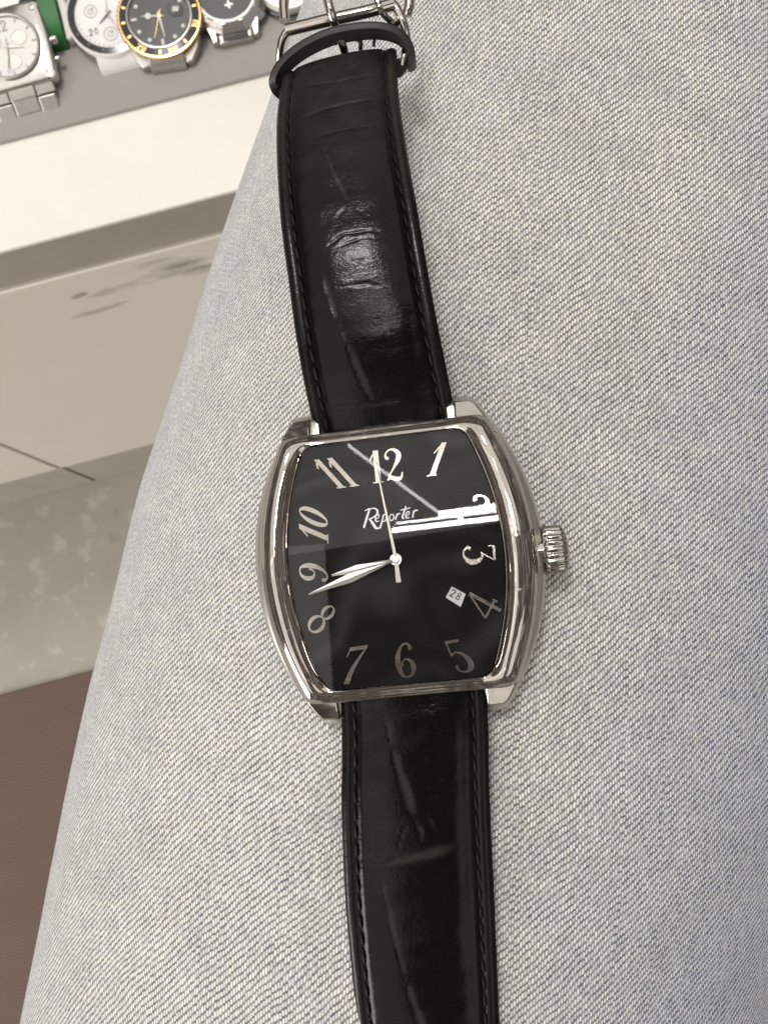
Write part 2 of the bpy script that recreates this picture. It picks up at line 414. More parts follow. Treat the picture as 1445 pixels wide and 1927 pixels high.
c0 = mixc(N, L, math_(N, L, 'MULTIPLY', ramp(N, L, b, .54, .66), .6), c0, (.47, .44, .385))
dark = ramp(N, L, noise(N, L, 26, 2, .5, scaled(N, L, co, (1, 1, 1), (0, 0, 1.2))), .70, .76)
c0 = mixc(N, L, math_(N, L, 'MULTIPLY', dark, .5), c0, (.16, .15, .13))
L.new(c0, P.inputs['Base Color']); P.inputs['Roughness'].default_value = .55
L.new(bump(N, L, b, .0004), P.inputs['Normal'])
M['concrete'] = m
m, N, L, P = mat('brown_mat'); co = objco(N)
wv = nd(N, 'ShaderNodeTexWave'); wv.inputs['Scale'].default_value = 90; wv.inputs['Distortion'].default_value = 2; wv.bands_direction = 'Y'
L.new(co, wv.inputs[0])
x = noise(N, L, 30, 5, .6, scaled(N, L, co, (.3, 1, 1)))
c0 = mixc(N, L, x, (.135, .085, .068), (.10, .062, .05))
c0 = mixc(N, L, math_(N, L, 'MULTIPLY', wv.outputs[0], .2), c0, (.06, .037, .03))
L.new(c0, P.inputs['Base Color']); P.inputs['Roughness'].default_value = .75
L.new(bump(N, L, wv.outputs[0], .0004), P.inputs['Normal'])
M['mat'] = m

# ------------------------------------------------------------------ setting: floor, mat, counter
EDGE = math.atan2(.266, 1.0)                     # direction of the counter front in the photo
ex = Vector((math.cos(EDGE), math.sin(EDGE), 0)); ey = Vector((-ex.y, ex.x, 0))
ZT = -410.0                                      # counter top
pf = onz(0, 468, ZT); HF = pf.dot(ey)            # distance of counter front from the camera's foot point
def frame(name, dx, dy, z):                      # an empty aligned with the counter, x along its front, y away from the person
    p = ex * dx + ey * dy; p.z = z
    return empty(name, world(p), Matrix.Rotation(EDGE, 3, 'Z'))
mb = MB(); mb.face([(-2500, -2500, 0), (2500, -2500, 0), (2500, 2500, 0), (-2500, 2500, 0)])
fl = mb.build('floor', M['concrete']); tag(fl, kind='structure')

pm = onz(0, 1308, -CAMH + 4).dot(ey)
mb = MB(); mb.box(-900, 700, -1100, 0, 0, 4)
o = mb.build('floor_mat', M['mat'], bevel=1.2)
p = ey * pm; p.z = -CAMH + .5; o.location = world(p); o.rotation_euler = (0, 0, EDGE)
tag(o, 'dark brown mat lying on the grey concrete floor beside the leg', 'mat')

ct = frame('display_counter', 0, HF, -CAMH)
tag(ct, 'low white shop counter with grey plinth behind the knee', 'counter')
H = CAMH + ZT
def depth_at(px, py):                            # height above floor of a pixel on the counter's front plane
    r = ray(px, py); return CAMH + r.z * (HF / r.dot(ey))
h_gap, h_bot, h_fl = depth_at(0, 553), depth_at(0, 912), depth_at(0, 957)
xj = ray(115, 882); xj = (xj * (HF / xj.dot(ey))).dot(ex)      # joint between the two fronts
mb = MB(); mb.box(-1000, 900, -1.5, 700, H - 2.5, H); mb.build('counter_top', M['laminate'], ct, bevel=.4)
mb = MB(); mb.box(-995, 895, 2.5, 690, h_gap - 20, H - 2.7); mb.build('recessed_rail', M['board'], ct)
spots = []
for (px, py, a, b, sl) in ((300, 520, 30, 8, .08), (235, 540, 24, 5.5, .05), (190, 582, 20, 4.5, .10), (340, 498, 18, 9, -.05), (150, 556, 6, 4, .2), (372, 508, 12, 8, .0), (270, 500, 20, 4, .06)):
    r = ray(px, py) * (HF / ray(px, py).dot(ey)); spots.append((r.dot(ex), r.z + CAMH, a, b, sl))
fm = [laminate_front('front_laminate_plain', []), laminate_front('front_laminate_smeared', spots)]
for i, (x0, x1) in enumerate(((-1000, xj - 1.3), (xj + 1.3, 900))):
    mb = MB(); mb.box(x0, x1, 0, 18, h_bot, h_gap)
    o = mb.build('door_front', fm[i], ct, bevel=1.1)
    if i: o['label'] = 'white door front with grey rubbed smears'
mb = MB(); mb.box(-995, 895, 19, 690, .2, h_gap - 20.2); mb.build('carcass', M['dark_gap'], ct)
for x0, x1 in ((-998, xj - 1.6), (xj + 1.6, 898)):
    mb = MB(); mb.box(x0, x1, 2.5, 18.5, .3, h_bot - 1.5); mb.build('plinth', M['plinth'], ct, bevel=.6)

pt = onz(0, 268, ZT + 2).dot(ey)
tr = frame('display_tray', 0, pt, ZT + .3)
tag(tr, 'flat grey felt display board on the counter, under the steel watches', 'display board')
mb = MB(); mb.box(-600, 500, 0, 400, 0, 2.2); mb.build('board', M['tray'], tr, bevel=.3)

# ------------------------------------------------------------------ person: one thigh in jeans, knee bent, shin to the floor
ANG = R(13.65)
ax = np.array([math.sin(ANG), math.cos(ANG), 0]); sd = np.array([math.cos(ANG), -math.sin(ANG), 0]); zz = np.array([0, 0, 1.])
A0 = np.array(at(985, 1055, 136.))
ts = [-160, -120, -80, -40, 0, 40, 80, 120, 160]; rws = [67.3, 71, 74.7, 77.2, 77.1, 75.6, 72.8, 69.7, 66.6]
RH = 72.
def thigh_top(p):
    """height (layout z) of the denim above/below layout point p"""
    d = np.array(p) - A0; t = d @ ax; s = d @ sd
    w_ = np.interp(t, ts, rws); k = min(abs(s) / w_, .999)
    return A0[2] + RH * ((1 - k ** 2.2) ** (1 / 2.2) - 1)
mb = MB(); rows = []; uvs = []; ind = []
nph = 140; PH = np.linspace(0, 2 * math.pi, nph, endpoint=False) + math.pi * 1.5 + .001
e_ = 2 / 2.2
cu = np.sign(np.cos(PH)) * abs(np.cos(PH)) ** e_; cz = np.sign(np.sin(PH)) * abs(np.sin(PH)) ** e_
T = list(np.linspace(-380, 175, 186))
for t in T:
    wv_ = np.interp(t, ts, rws) if t > -160 else 67.3 + (-160 - t) * .06
    rh = RH if t > -160 else RH + (-160 - t) * .05
    c = A0 + ax * t - zz * RH
    pt_ = c + np.outer(wv_ * cu, sd) + np.outer(rh * cz, zz)
    # soft folds of the cloth
    f = .5 * math.sin(t * .045 + 1) * np.sin(PH * 3 + t * .02) + .35 * np.sin(t * .11 + PH * 5)
    rowp_ = pt_ + f[:, None] * (np.outer(cu, sd) + np.outer(cz, zz)) * .6
    fold = 1.1 * np.exp(-((PH - math.pi * 2.5 - .42 + t * .0022) / .16) ** 2) + 1.0 * np.exp(-((PH - math.pi * 2.5 + .5) / .2) ** 2) * np.clip((-20 - t) / 60, 0, 1)
    rowp_ = rowp_ - fold[:, None] * zz * np.clip((10 - t) / 70, 0, 1)
    rows.append(rowp_)
# knee and shin: the section swings downward
kc = A0 + ax * 175 - zz * (RH + 62)
for a in np.linspace(.06, math.pi / 2, 16):
    fwd = ax * math.cos(a) - zz * math.sin(a); upv = ax * math.sin(a) + zz * math.cos(a)
    wv_ = 66 - 8 * a / 1.57; rh = RH - 12 * a / 1.57
    c = kc + upv * (62)
    rows.append(c + np.outer(wv_ * cu, sd) + np.outer(rh * cz, upv))
yk = kc + ax * 62
for z in np.linspace(yk[2] - 25, -CAMH + 4, 24):
    q = (yk[2] - z) / (yk[2] + CAMH)
    c = np.array([yk[0], yk[1], z]); wv_ = 58 - 12 * q; rh = 60 - 14 * q
    rows.append(c + np.outer(wv_ * cu, sd) + np.outer(rh * cz, ax))
rows = np.array(rows)
vlen = np.concatenate([[0], np.cumsum(np.linalg.norm(np.diff(rows[:, nph // 2], axis=0), axis=1))])
per = np.concatenate([[0], np.cumsum(np.linalg.norm(np.diff(np.vstack([rows[60], rows[60][:1]]), axis=0), axis=1))])
me = bpy.data.meshes.new('jeans_leg')
nr = len(rows); F_ = [(i * nph + j, i * nph + (j + 1) % nph, (i + 1) * nph + (j + 1) % nph, (i + 1) * nph + j) for i in range(nr - 1) for j in range(nph)]
F_.append(tuple(range(nph))[::-1]); F_.append(tuple((nr - 1) * nph + j for j in range(nph)))
person = empty('person', world((A0[0], A0[1], -CAMH)))
off = np.array(person.location) * 1000 - np.array([0, 0, CAMH])
me.from_pydata([tuple((p - off) * .001) for p in rows.reshape(-1, 3)], [], F_)
uvl = me.uv_layers.new(name='UVMap'); RU = R(-10); cu_, su_ = math.cos(RU), math.sin(RU)
flat = np.zeros((len(me.loops), 2)); li = 0
for f in F_[:-2]:
    i, j = divmod(f[0], nph)
    for (a, b) in ((i, j), (i, j + 1), (i + 1, j + 1), (i + 1, j)):
        u, v = -per[b], vlen[a]
        flat[li] = (u * cu_ - v * su_, u * su_ + v * cu_); li += 1
uvl.data.foreach_set('uv', flat.reshape(-1))
at_ = me.attributes.new('indigo', 'FLOAT', 'POINT')
s_ = np.tile(np.cos(PH), nr)                                         # +1 on the right flank of the thigh
val = np.clip((s_ - .12) / .38, 0, 1) * .8 + np.clip((-s_ - .55) / .35, 0, 1) * .25
at_.data.foreach_set('value', val)
me.materials.append(M['denim'])
for p in me.polygons: p.use_smooth = True
bm = bmesh.new(); bm.from_mesh(me); bmesh.ops.recalc_face_normals(bm, faces=bm.faces); bm.to_mesh(me); bm.free()
jl = bpy.data.objects.new('jeans_leg', me); C.objects.link(jl); jl.parent = person
tag(person, 'seated person\'s thigh in pale faded blue denim jeans, under the black-strapped watch', 'person')

# ------------------------------------------------------------------ the wristwatch
watch = empty('wristwatch', world(wo), wr)
tag(watch, 'silver tonneau wristwatch with black dial and black crocodile strap lying on denim', 'wristwatch')

def w_in(v): return 15.25 - 3.75 * (abs(v) / 17.4) ** 2
def w_out(v): return 20.0 - 6.8 * (abs(v) / 22.5) ** 2.1
def loop4(wf, h, ns=60, ne=40, sm=6):
    P = [(x, h) for x in np.linspace(wf(h), -wf(h), ne, endpoint=False)]
    P += [(-wf(v), v) for v in np.linspace(h, -h, ns, endpoint=False)]
    P += [(x, -h) for x in np.linspace(-wf(h), wf(h), ne, endpoint=False)]
    P += [(wf(v), v) for v in np.linspace(-h, h, ns, endpoint=False)]
    P = np.array(P)
    for _ in range(sm): P = (np.roll(P, 1, 0) + 2 * P + np.roll(P, -1, 0)) / 4
    return P
LI = loop4(w_in, 17.45, sm=7); LO = loop4(w_out, 19.4, sm=4)
wS = np.array([0.] * 40 + [1.] * 60 + [0.] * 40 + [1.] * 60)
for _ in range(14): wS = (np.roll(wS, 1) + 2 * wS + np.roll(wS, -1)) / 4
side_p = np.array([(0, .05), (0, .9), (.008, 1.22), (.03, 1.32), (.05, 1.22), (.07, 1.34), (.16, 1.9), (.26, 2.25), (.38, 2.4), (.50, 2.35), (.62, 2.1), (.74, 1.65), (.85, .95), (.93, .15), (.98, -.8), (1, -1.7), (.99, -2.3)])
end_p = np.array([(0, .05), (0, .9), (.03, 1.22), (.09, 1.30), (.13, 1.24), (.18, 1.24), (.28, 1.18), (.40, 1.08), (.52, .96), (.64, .84), (.74, .73), (.83, .63), (.9, .52), (.95, .36), (.98, 0), (1, -1.0), (.99, -2.3)])
def curve_z(v): return -.4 * (v / 20) ** 2
mb = MB(); LL = []
for a, b in zip(side_p, end_p):
    fr = a[0] * wS + b[0] * (1 - wS); z = a[1] * wS + b[1] * (1 - wS)
    XY = LI * (1 - fr[:, None]) + LO * fr[:, None]
    cz_ = curve_z(XY[:, 1]) * np.clip(z + .2, 0, 1)
    LL.append(np.column_stack([XY, z + cz_]))
mb.loops([l.tolist() for l in LL], False, False)
mb.build('bezel', M['chrome'], watch, angle=50)

# mid case with lug ends
def w_mid(v): return 21.15 - 7.4 * (abs(v) / 22.3) ** 2.1
q1 = [(10.35, 19.0), (10.35, 22.7), (10.8, 23.0), (12.6, 23.0), (13.6, 22.5)]
sidev = [(w_mid(v), v) for v in np.linspace(21.6, -21.6, 44)]
half = q1 + sidev + [(x, -y) for x, y in q1[::-1]]
poly = np.array(half + [(-x, -y) for x, y in half])
mb = MB(); lv = [(-1.0, 1.6), (-1.5, .75), (-2.2, .2), (-3.6, 0), (-5.2, .1), (-6.3, .6), (-6.9, 1.6)]
LL = []
for z, ins in lv:
    Pn = poly * np.array([1 - ins / 20.7, 1 - ins / 23.])
    zz_ = z - 1.3 * np.clip((abs(Pn[:, 1]) - 12) / 11, 0, 1) ** 1.5
    LL.append([(p[0], p[1], q) for p, q in zip(Pn, zz_)])
mb.loops(LL); mb.build('mid_case', M['steel'], watch, angle=40)
for sx_ in (1, -1):
    for sy_ in (1, -1):
        Q = [(10.5, 18.4), (15.2, 18.4), (14.75, 19.6), (13.7, 21.3), (12.9, 21.9), (10.5, 21.9)]
        Q = [(x * sx_, y * sy_) for x, y in Q]
        if sx_ * sy_ < 0: Q = Q[::-1]
        mb = MB(); mb.prism(Q, -2.3, lambda x, y: .55 - .42 * (abs(y) - 18.4) - .12 * (abs(x) - 10.5))
        mb.build('lug', M['chrome'], watch, bevel=.35, smooth=True)
# crown: fluted, domed
mb = MB(); nfl = 22; LL = []
for (x, r, d) in ((19.8, 2.0, 0), (20.9, 2.0, 0), (20.95, 3.0, 0), (21.15, 3.35, .2), (21.5, 3.5, .34), (23.3, 3.45, .34), (23.8, 3.2, .22), (24.2, 2.6, .05), (24.45, 1.7, 0), (24.55, .6, 0)):
    L_ = []
    for i in range(nfl * 8):
        a = 2 * math.pi * i / (nfl * 8); rr = r - d * (.5 + .5 * math.cos(a * nfl)) ** 1.5
        L_.append((x, -.9 + rr * math.cos(a), -3.3 + rr * math.sin(a)))
    LL.append(L_)
mb.loops(LL); mb.build('crown', M['chrome'], watch, angle=60)

# dial
mb = MB(); Ld = LI * 1.012
mb.face([(x, y, 0) for x, y in Ld]); mb.face([(x, y, -.5) for x, y in Ld], True)
mb.grid([[(x, y, -.5) for x, y in Ld], [(x, y, 0) for x, y in Ld]], cv=True)
dial = mb.build('dial', M['dial'], watch, smooth=False)

SER = {
 '0': ['ring', (.30, .5, .27, .49, .155, .045)],
 '1': [([(.32, 1), (.32, 0)], .17), ([(.34, .97), (.22, .86), (.12, .70)], [.05, .06, .05]), ([(.16, .02), (.46, .02)], .04)],
 '2': [([(.17, .70), (.09, .74), (.09, .86), (.22, .97), (.38, .95), (.49, .80), (.44, .62), (.28, .38), (.10, .12)], [.10, .09, .05, .05, .10, .16, .14, .06, .05]),
       ([(.07, .05), (.18, .12), (.32, .07), (.46, .06), (.53, .16), (.54, .26)], [.05, .10, .14, .10, .05, .03])],
 '3': [([(.07, .97), (.52, .97)], .07), ([(.07, .98), (.07, .80)], .04), ([(.51, .95), (.27, .58)], .05),
       ([(.24, .57), (.40, .60), (.53, .42), (.52, .20), (.36, .04), (.18, .04), (.08, .15), (.12, .25)], [.04, .07, .16, .17, .08, .05, .08, .10])],
 '4': [([(.42, 1), (.42, 0)], .11), ([(.41, 1), (.02, .30)], .055), ([(.0, .28), (.62, .28)], .06), ([(.60, .36), (.60, .20)], .05)],
 '5': [([(.12, .95), (.52, .97)], .09), ([(.13, .98), (.10, .54)], .055),
       ([(.09, .53), (.22, .62), (.40, .58), (.53, .38), (.50, .16), (.34, .03), (.16, .04), (.08, .16), (.14, .24)], [.04, .05, .09, .17, .16, .07, .05, .08, .09])],
 '6': [([(.48, .80), (.47, .92), (.34, .985), (.20, .86), (.10, .60), (.10, .30), (.18, .08), (.30, .02)], [.10, .09, .05, .08, .15, .16, .09, .04]),
       ([(.30, .02), (.44, .08), (.52, .26), (.47, .46), (.33, .54), (.22, .46), (.20, .34)], [.04, .08, .14, .12, .05, .05, .08])],
 '7': [([(.05, .93), (.53, .95)], .11), ([(.07, .97), (.03, .72)], .04), ([(.52, .95), (.38, .64), (.28, .34), (.24, 0)], [.05, .09, .14, .17])],
 '8': ['ring', (.31, .76, .19, .23, .10, .04), 'ring', (.29, .28, .25, .28, .11, .045)],
}
SER['9'] = [([(.6 - x, 1 - y) for x, y in s[0]], s[1]) for s in SER['6']]
def ring2(mb, cx, cy, rx, ry, tx, ty, f, z0, z1, n=40):
    O_, I_ = [], []
    for i in range(n):
        a = 2 * math.pi * i / n
        O_.append(f(cx + rx * math.cos(a), cy + ry * math.sin(a))); I_.append(f(cx + (rx - tx) * math.cos(a), cy + (ry - ty) * math.sin(a)))
    mb.grid([[(*p[:2], z0) for p in O_], [(*p[:2], z1) for p in O_], [(*p[:2], z1) for p in I_], [(*p[:2], z0) for p in I_]], cv=True)
def digits(mb, txt, f, z0, z1, font=SER, adv=.62, bold=1):
    tot = sum(.42 if c == '1' else adv for c in txt); x0 = -tot / 2
    for c in txt:
        a = .42 if c == '1' else adv; sh = x0 - (.11 if c == '1' else 0)
        g = lambda x, y, sh=sh: f(x + sh, y - .5)
        it = font[c]; i = 0
        while i < len(it):
            if it[i] == 'ring': ring2(mb, *it[i + 1], g, z0, z1); i += 2
            else:
                wd = it[i][1]; wd = [q * bold for q in wd] if hasattr(wd, '__len__') else wd * bold
                stroke(mb, it[i][0], wd, g, z0, z1); i += 1
        x0 += a
def pen(px, py, rot, hpx, shear=0, h=.3, stretch=1):
    """pen frame at a photo pixel: unit = numeral height"""
    c = W(px, py, h); k = hpx / F * 128.8; a = R(rot - 6.5)
    def f(x, y):
        x = x * stretch + shear * y
        return (c.x + k * (x * math.cos(a) - y * math.sin(a)), c.y + k * (x * math.sin(a) + y * math.cos(a)))
    return f
for txt, px, py, rot, hp, sh, st in (('12', 728, 876, 6.5, 62, 0, 1), ('1', 824, 864, 7, 60, .50, 1), ('2', 889, 957, -50, 66, .10, 1), ('3', 901, 1043, -86, 60, .0, 1),
        ('4', 909, 1139, 62, 66, 0, .95), ('5', 864, 1235, 9, 62, -.34, 1.0), ('6', 763, 1243, 5, 65, -.05, 1), ('7', 667, 1251, 7, 68, .42, 1),
        ('8', 606, 1165, -42, 64, 0, 1.0), ('9', 590, 1077, 88, 56, .12, 1.05), ('10', 590, 984, 92, 56, .46, 1.05), ('11', 632, 890, 7, 60, -.72, 1)):
    mb = MB(); digits(mb, txt, pen(px, py, rot, hp, sh, .3, st), -.02, .28, bold=.98)
    mb.build('numeral', M['numeral'], dial, smooth=False)
# printed name, stroke by stroke
name = [([(258, 268), (225, 370), (178, 530)], [22, 30, 30]), ([(190, 300), (230, 278), (262, 268)], [10, 18, 16]), ([(240, 285), (310, 262), (362, 295), (345, 360), (255, 412)], [14, 16, 28, 24, 14]),
        ([(252, 402), (300, 470), (345, 532), (400, 530)], [22, 38, 34, 10]),
        ([(340, 415), (378, 388), (384, 356), (358, 352), (336, 395), (345, 442), (388, 436)], [10, 12, 16, 14, 18, 20, 10]),
        ([(448, 345), (425, 440), (395, 540)], [18, 22, 24]), ([(432, 375), (475, 345), (492, 385), (462, 440), (425, 432)], [10, 16, 22, 16, 10]),
        ([(575, 345), (545, 350), (526, 395), (545, 432), (578, 410), (585, 370), (570, 343)], [14, 14, 20, 18, 16, 18, 14]),
        ([(632, 335), (622, 370), (606, 418)], [18, 20, 20]), ([(622, 378), (645, 340), (672, 335)], [8, 18, 18]),
        ([(748, 232), (725, 310), (702, 385), (728, 408)], [16, 22, 24, 10]), ([(675, 290), (740, 275), (808, 256)], [12, 16, 12]),
        ([(752, 372), (788, 345), (794, 314), (770, 310), (748, 350), (756, 396), (800, 386)], [10, 12, 16, 14, 18, 20, 10]),
        ([(856, 298), (848, 340), (840, 392)], [18, 20, 20]), ([(846, 340), (872, 296), (912, 292)], [8, 20, 14])]
mb = MB()
for pts, wd in name:
    # widths converted: pen unit = zoomed pixel, mapped straight to the dial
    stroke(mb, pts, wd, lambda x, y: W(660 + x / 7.225, 920 + y / 7.225, .03), .002, .02)
mb.build('lettering', M['white_print'], dial, smooth=False)
# date window
wc = [W(740 + x / 6.57, 1080 + y / 6.57, .03) for x, y in ((722, 155), (645, 290), (832, 408), (893, 247))]
mb = MB(); mb.prism([(p.x, p.y) for p in wc], -.1, .03); dw = mb.build('date_window', M['date_white'], dial, smooth=False)
cen = sum(wc, Vector()) / 4
mb = MB()
for i in range(4):
    a, b = wc[i], wc[(i + 1) % 4]; n_ = Vector(((b - a).y, -(b - a).x, 0)).normalized() * .11
    mb.prism([(a.x, a.y), (a.x + n_.x, a.y + n_.y), (b.x + n_.x, b.y + n_.y), (b.x, b.y)], -.05, .14)
mb.build('window_frame', M['black_ring'], dw, smooth=False)
SANS = {'2': [([(.08, .72), (.14, .92), (.32, .97), (.48, .86), (.46, .66), (.10, .08), (.06, .05)], .12), ([(.06, .06), (.52, .06)], .12)],
        '8': ['ring', (.3, .74, .21, .25, .11, .11), 'ring', (.3, .27, .25, .28, .12, .12)], '0': ['ring', (.3, .5, .26, .5, .12, .12)],
        '1': [([(.32, 1), (.32, 0)], .13), ([(.34, .96), (.14, .8)], .1)]}
mb = MB(); digits(mb, '28', pen(740 + 778 / 6.57, 1080 + 262 / 6.57, -27, 14.5, 0, .05, 1.1), .032, .05, SANS, .74, 1.25)
mb.build('date_print', M['black_print'], dw, smooth=False)

# hands
def lance(tip, half, wide, z0, base=1.0, ridge=.22, c=PIV):
    t = W(*tip, z0); o = W(*c, z0); L_ = (t - o).length; d = (t - o).normalized(); n_ = Vector((-d.y, d.x, 0))
    prof = [(0, base), (.12 * L_, base * .8), (wide * L_, half), (L_, .12)]
    mb = MB(); rows_ = []
    for s, h_ in prof:
        p = o + d * s; r_ = ridge * min(1, h_ / .4)
        rows_.append([p + n_ * h_, p + Vector((0, 0, r_)), p - n_ * h_, p - Vector((0, 0, .12))])
    mb.loops([[tuple(q) for q in r] for r in rows_]); return mb
lance((624, 1083), .62, .60, .75, .30).build('hour_hand', M['hand'], watch, smooth=False)
lance((581, 1119), .66, .52, 1.0, .26).build('minute_hand', M['hand'], watch, smooth=False)
t, o_, b_ = W(706, 868, 1.22), W(*PIV, 1.22), W(750, 1096, 1.22)
mb = MB(); d = (t - o_).normalized(); n_ = Vector((-d.y, d.x, 0)); d2 = (b_ - o_).normalized(); n2_ = Vector((d2.y, -d2.x, 0))
mb.prism([tuple((p)[:2]) for p in (t + n_ * .05, o_ + n_ * .22, o_ + d2 * .6 + n2_ * .26, b_ + n2_ * .36, b_ - n2_ * .36, o_ + d2 * .6 - n2_ * .26, o_ - n_ * .22, t - n_ * .05)], 1.14, 1.26)
mb.build('second_hand', M['second'], watch, smooth=False)
mb = MB(); o_ = W(*PIV, .6); mb.ring((o_.x, o_.y, 0), [(0, 1.0), (.8, .98), (.95, .85), (.95, .1)], 32)
mb.ring((o_.x, o_.y, 0), [(0, 1.5), (.42, 1.46), (.5, 1.36), (.5, .9)], 24)
mb.build('hand_hub', M['hand'], watch)

# crystal
mb = MB(); LLc = []
for k in np.linspace(0, 1, 14):
    LLc.append([(x * (1 - k * .999), y * (1 - k * .999), crystal_z(x * (1 - k * .999), y * (1 - k * .999))) for x, y in LI * .999])
mb.grid(LLc, cv=True)
mb.build('crystal', M['crystal'], watch, angle=80)

# ------------------------------------------------------------------ straps
def seg_dist(P, poly):
    d = np.full(len(P), 1e9)
    for a, b in zip(poly[:-1], poly[1:]):
        a, b = np.array(a, float), np.array(b, float); ab = b - a
        t = np.clip(((P - a) @ ab) / (ab @ ab), 0, 1); d = np.minimum(d, np.linalg.norm(P - a - t[:, None] * ab, axis=1))
    return d
def strap(tab, creases, name, wearf, n=420, nc=64, label=None):
    """tab rows: y, left x, right x (photo pixels), shift of the right end in y, height above dial plane (mm)"""
    D = crom(tab, n); S = np.linspace(-1, 1, nc); e = np.abs(S)
    pad = np.where(e < .80, 1.25 * np.clip(1 - (e / .80) ** 2.6, 0, 1) ** .8, 0)
    pad += -.35 * np.exp(-((e - .80) / .035) ** 2) - .75 * np.clip((e - .9) / .1, 0, 1) ** 2.2
    pix = np.zeros((n, nc, 2)); P = np.zeros((n, nc, 3))
    for i, (y, l, r, sh, h) in enumerate(D):
        q = (S + 1) / 2
        X = l + (r - l) * q; Y = y + sh * (q - .5)
        pix[i] = np.column_stack([X, Y])
        a, b = np.array(W(X[0], Y[0], h)), np.array(W(X[-1], Y[-1], h))
        P[i] = a + (b - a) * q[:, None]; P[i, :, 2] += pad
    fl = pix.reshape(-1, 2); cr = np.zeros(len(fl)); dz = np.zeros(len(fl))
    for pl, wd, dep, br in creases:
        d = seg_dist(fl, pl)
        x_, y_ = fl[:, 0], fl[:, 1]
        d = np.clip(d + .9 * np.sin(y_ * .045 + 2 + pl[0][0]) + .8 * np.sin(x_ * .17 + y_ * .05) + .6 * np.sin(y_ * .31 + x_ * .23) + .4 * np.sin(y_ * .67 - x_ * .4), 0, None)
        var = .62 + .28 * np.sin(y_ * .03 + pl[0][1]) + .18 * np.sin(y_ * .11 + x_ * .07)          # uneven width, fading towards the ends
        ends = np.minimum(np.hypot(x_ - pl[0][0], y_ - pl[0][1]), np.hypot(x_ - pl[-1][0], y_ - pl[-1][1]))
        var = var * np.clip(.35 + ends / 45, 0, 1)
        wl = wd * var; g = np.exp(-(d / wl) ** 2); fade = np.clip(.3 + ends / 40, 0, 1)
        dz -= dep * .42 * g * fade; cr = np.maximum(cr, br * np.exp(-(d / (wl * 1.15)) ** 2) * fade)
    sr = np.tile(S, n)
    # irregular plumpness between the creases
    ph = rng.uniform(0, 6, 6)
    dz += .05 * np.sin(fl[:, 1] * .035 + ph[0]) * np.cos(fl[:, 0] * .02 + ph[1]) * (abs(sr) < .8)
    dz += .015 * np.sin(fl[:, 1] * .12 + fl[:, 0] * .03 + ph[2]) * (abs(sr) < .78)
    P = P.reshape(-1, 3); P[:, 2] += dz; P = P.reshape(n, nc, 3)
    back = P[:, ::-1].copy()
    for i, row in enumerate(D): back[i, :, 2] = row[4] - 1.5
    mb = MB(); full = np.concatenate([P, back[:, 1:-1]], 1)
    mb.loops(full.tolist())
    o = mb.build(name, M['leather'], watch, angle=60)
    wv_ = wearf(fl, sr)
    for nm, vals in (('crease', cr), ('wear', wv_)):
        at__ = o.data.attributes.new(nm, 'FLOAT', 'POINT'); A_ = np.zeros((n, full.shape[1])); A_[:, :nc] = vals.reshape(n, nc)
        at__.data.foreach_set('value', A_.reshape(-1))
    # stitches along both edges
    st = MB(); st.tube([(-.95, 0, -.08), (-.6, 0, .1), (0, 0, .15), (.6, 0, .1), (.95, 0, -.08)], [.12, .2, .22, .2, .12], 8)
    tmpl = None
    for s_, j in ((-1, int((1 - .80) / 2 * (nc - 1))), (1, nc - 1 - int((1 - .80) / 2 * (nc - 1)))):
        ln = P[:, j]; cum = np.concatenate([[0], np.cumsum(np.linalg.norm(np.diff(ln, axis=0), axis=1))])
        for q in np.arange(1.6, cum[-1] - 1, 2.55):
            i = min(np.searchsorted(cum, q), n - 3); p = ln[i]; d = Vector(ln[i + 2] - ln[i - 1]).normalized()
            if tmpl is None: so = tmpl = st.build('stitch', M['thread'], o)
            else: so = tmpl.copy(); C.objects.link(so)
            so.parent = o
            nn = Vector((0, 0, 1)); yv = nn.cross(d).normalized(); nn = d.cross(yv)
            so.matrix_local = Matrix.Translation(Vector(p) * .001 + nn * .00012) @ Matrix((d, yv, nn)).transposed().to_4x4() @ Matrix.Rotation(R(random.uniform(4, 9)), 4, 'Z')
    return o, P, D
up_tab = [(840, 596, 866, -30, -3.1), (800, 591, 858, -30, -2.5), (700, 570, 838, -32, -.6), (600, 553, 818, -34, .8), (500, 540, 800, -36, 1.35), (400, 527, 783, -38, 1.0), (300, 520, 765, -40, -.2), (200, 519, 750, -44, -2.2), (124, 529, 746, -48, -4.4), (112, 531, 745, -48, -4.9)]
up_cr = [([(608, 268), (630, 330), (660, 388)], 4.5, .22, .8), ([(660, 388), (640, 412), (632, 440)], 3.5, .16, .6), ([(660, 388), (690, 410), (705, 430)], 3.5, .16, .6),
         ([(612, 520), (630, 580), (660, 660), (702, 760)], 4.5, .22, .85), ([(622, 468), (650, 446), (700, 440), (728, 440)], 4, .25, .25), ([(640, 470), (690, 452), (720, 455)], 3, .18, .2),
         ([(690, 480), (676, 520)], 3, .16, .15), ([(640, 545), (690, 538), (730, 545)], 4, .2, .25), ([(560, 232), (620, 212), (700, 192)], 5, .18, .3), ([(560, 170), (640, 162), (735, 140)], 5, .14, .4),
         ([(600, 262), (660, 250), (710, 240)], 4, .12, .3), ([(585, 300), (600, 340), (596, 400)], 4, .10, .2), ([(765, 540), (778, 610), (790, 690)], 5, .18, .3), ([(620, 770), (700, 765), (770, 752)], 5, .15, .4),
         ([(665, 290), (700, 285), (715, 292)], 3, .1, .25), ([(690, 320), (720, 316)], 3, .1, .2)]
ustrap, UP, UD = strap(up_tab, up_cr, 'strap', lambda f, s: np.clip((380 - f[:, 1]) / 230, 0, 1) * .95 + np.clip((abs(s) - .72) / .2, 0, 1) * .22 + np.clip((f[:, 1] - 690) / 100, 0, 1) * .18)
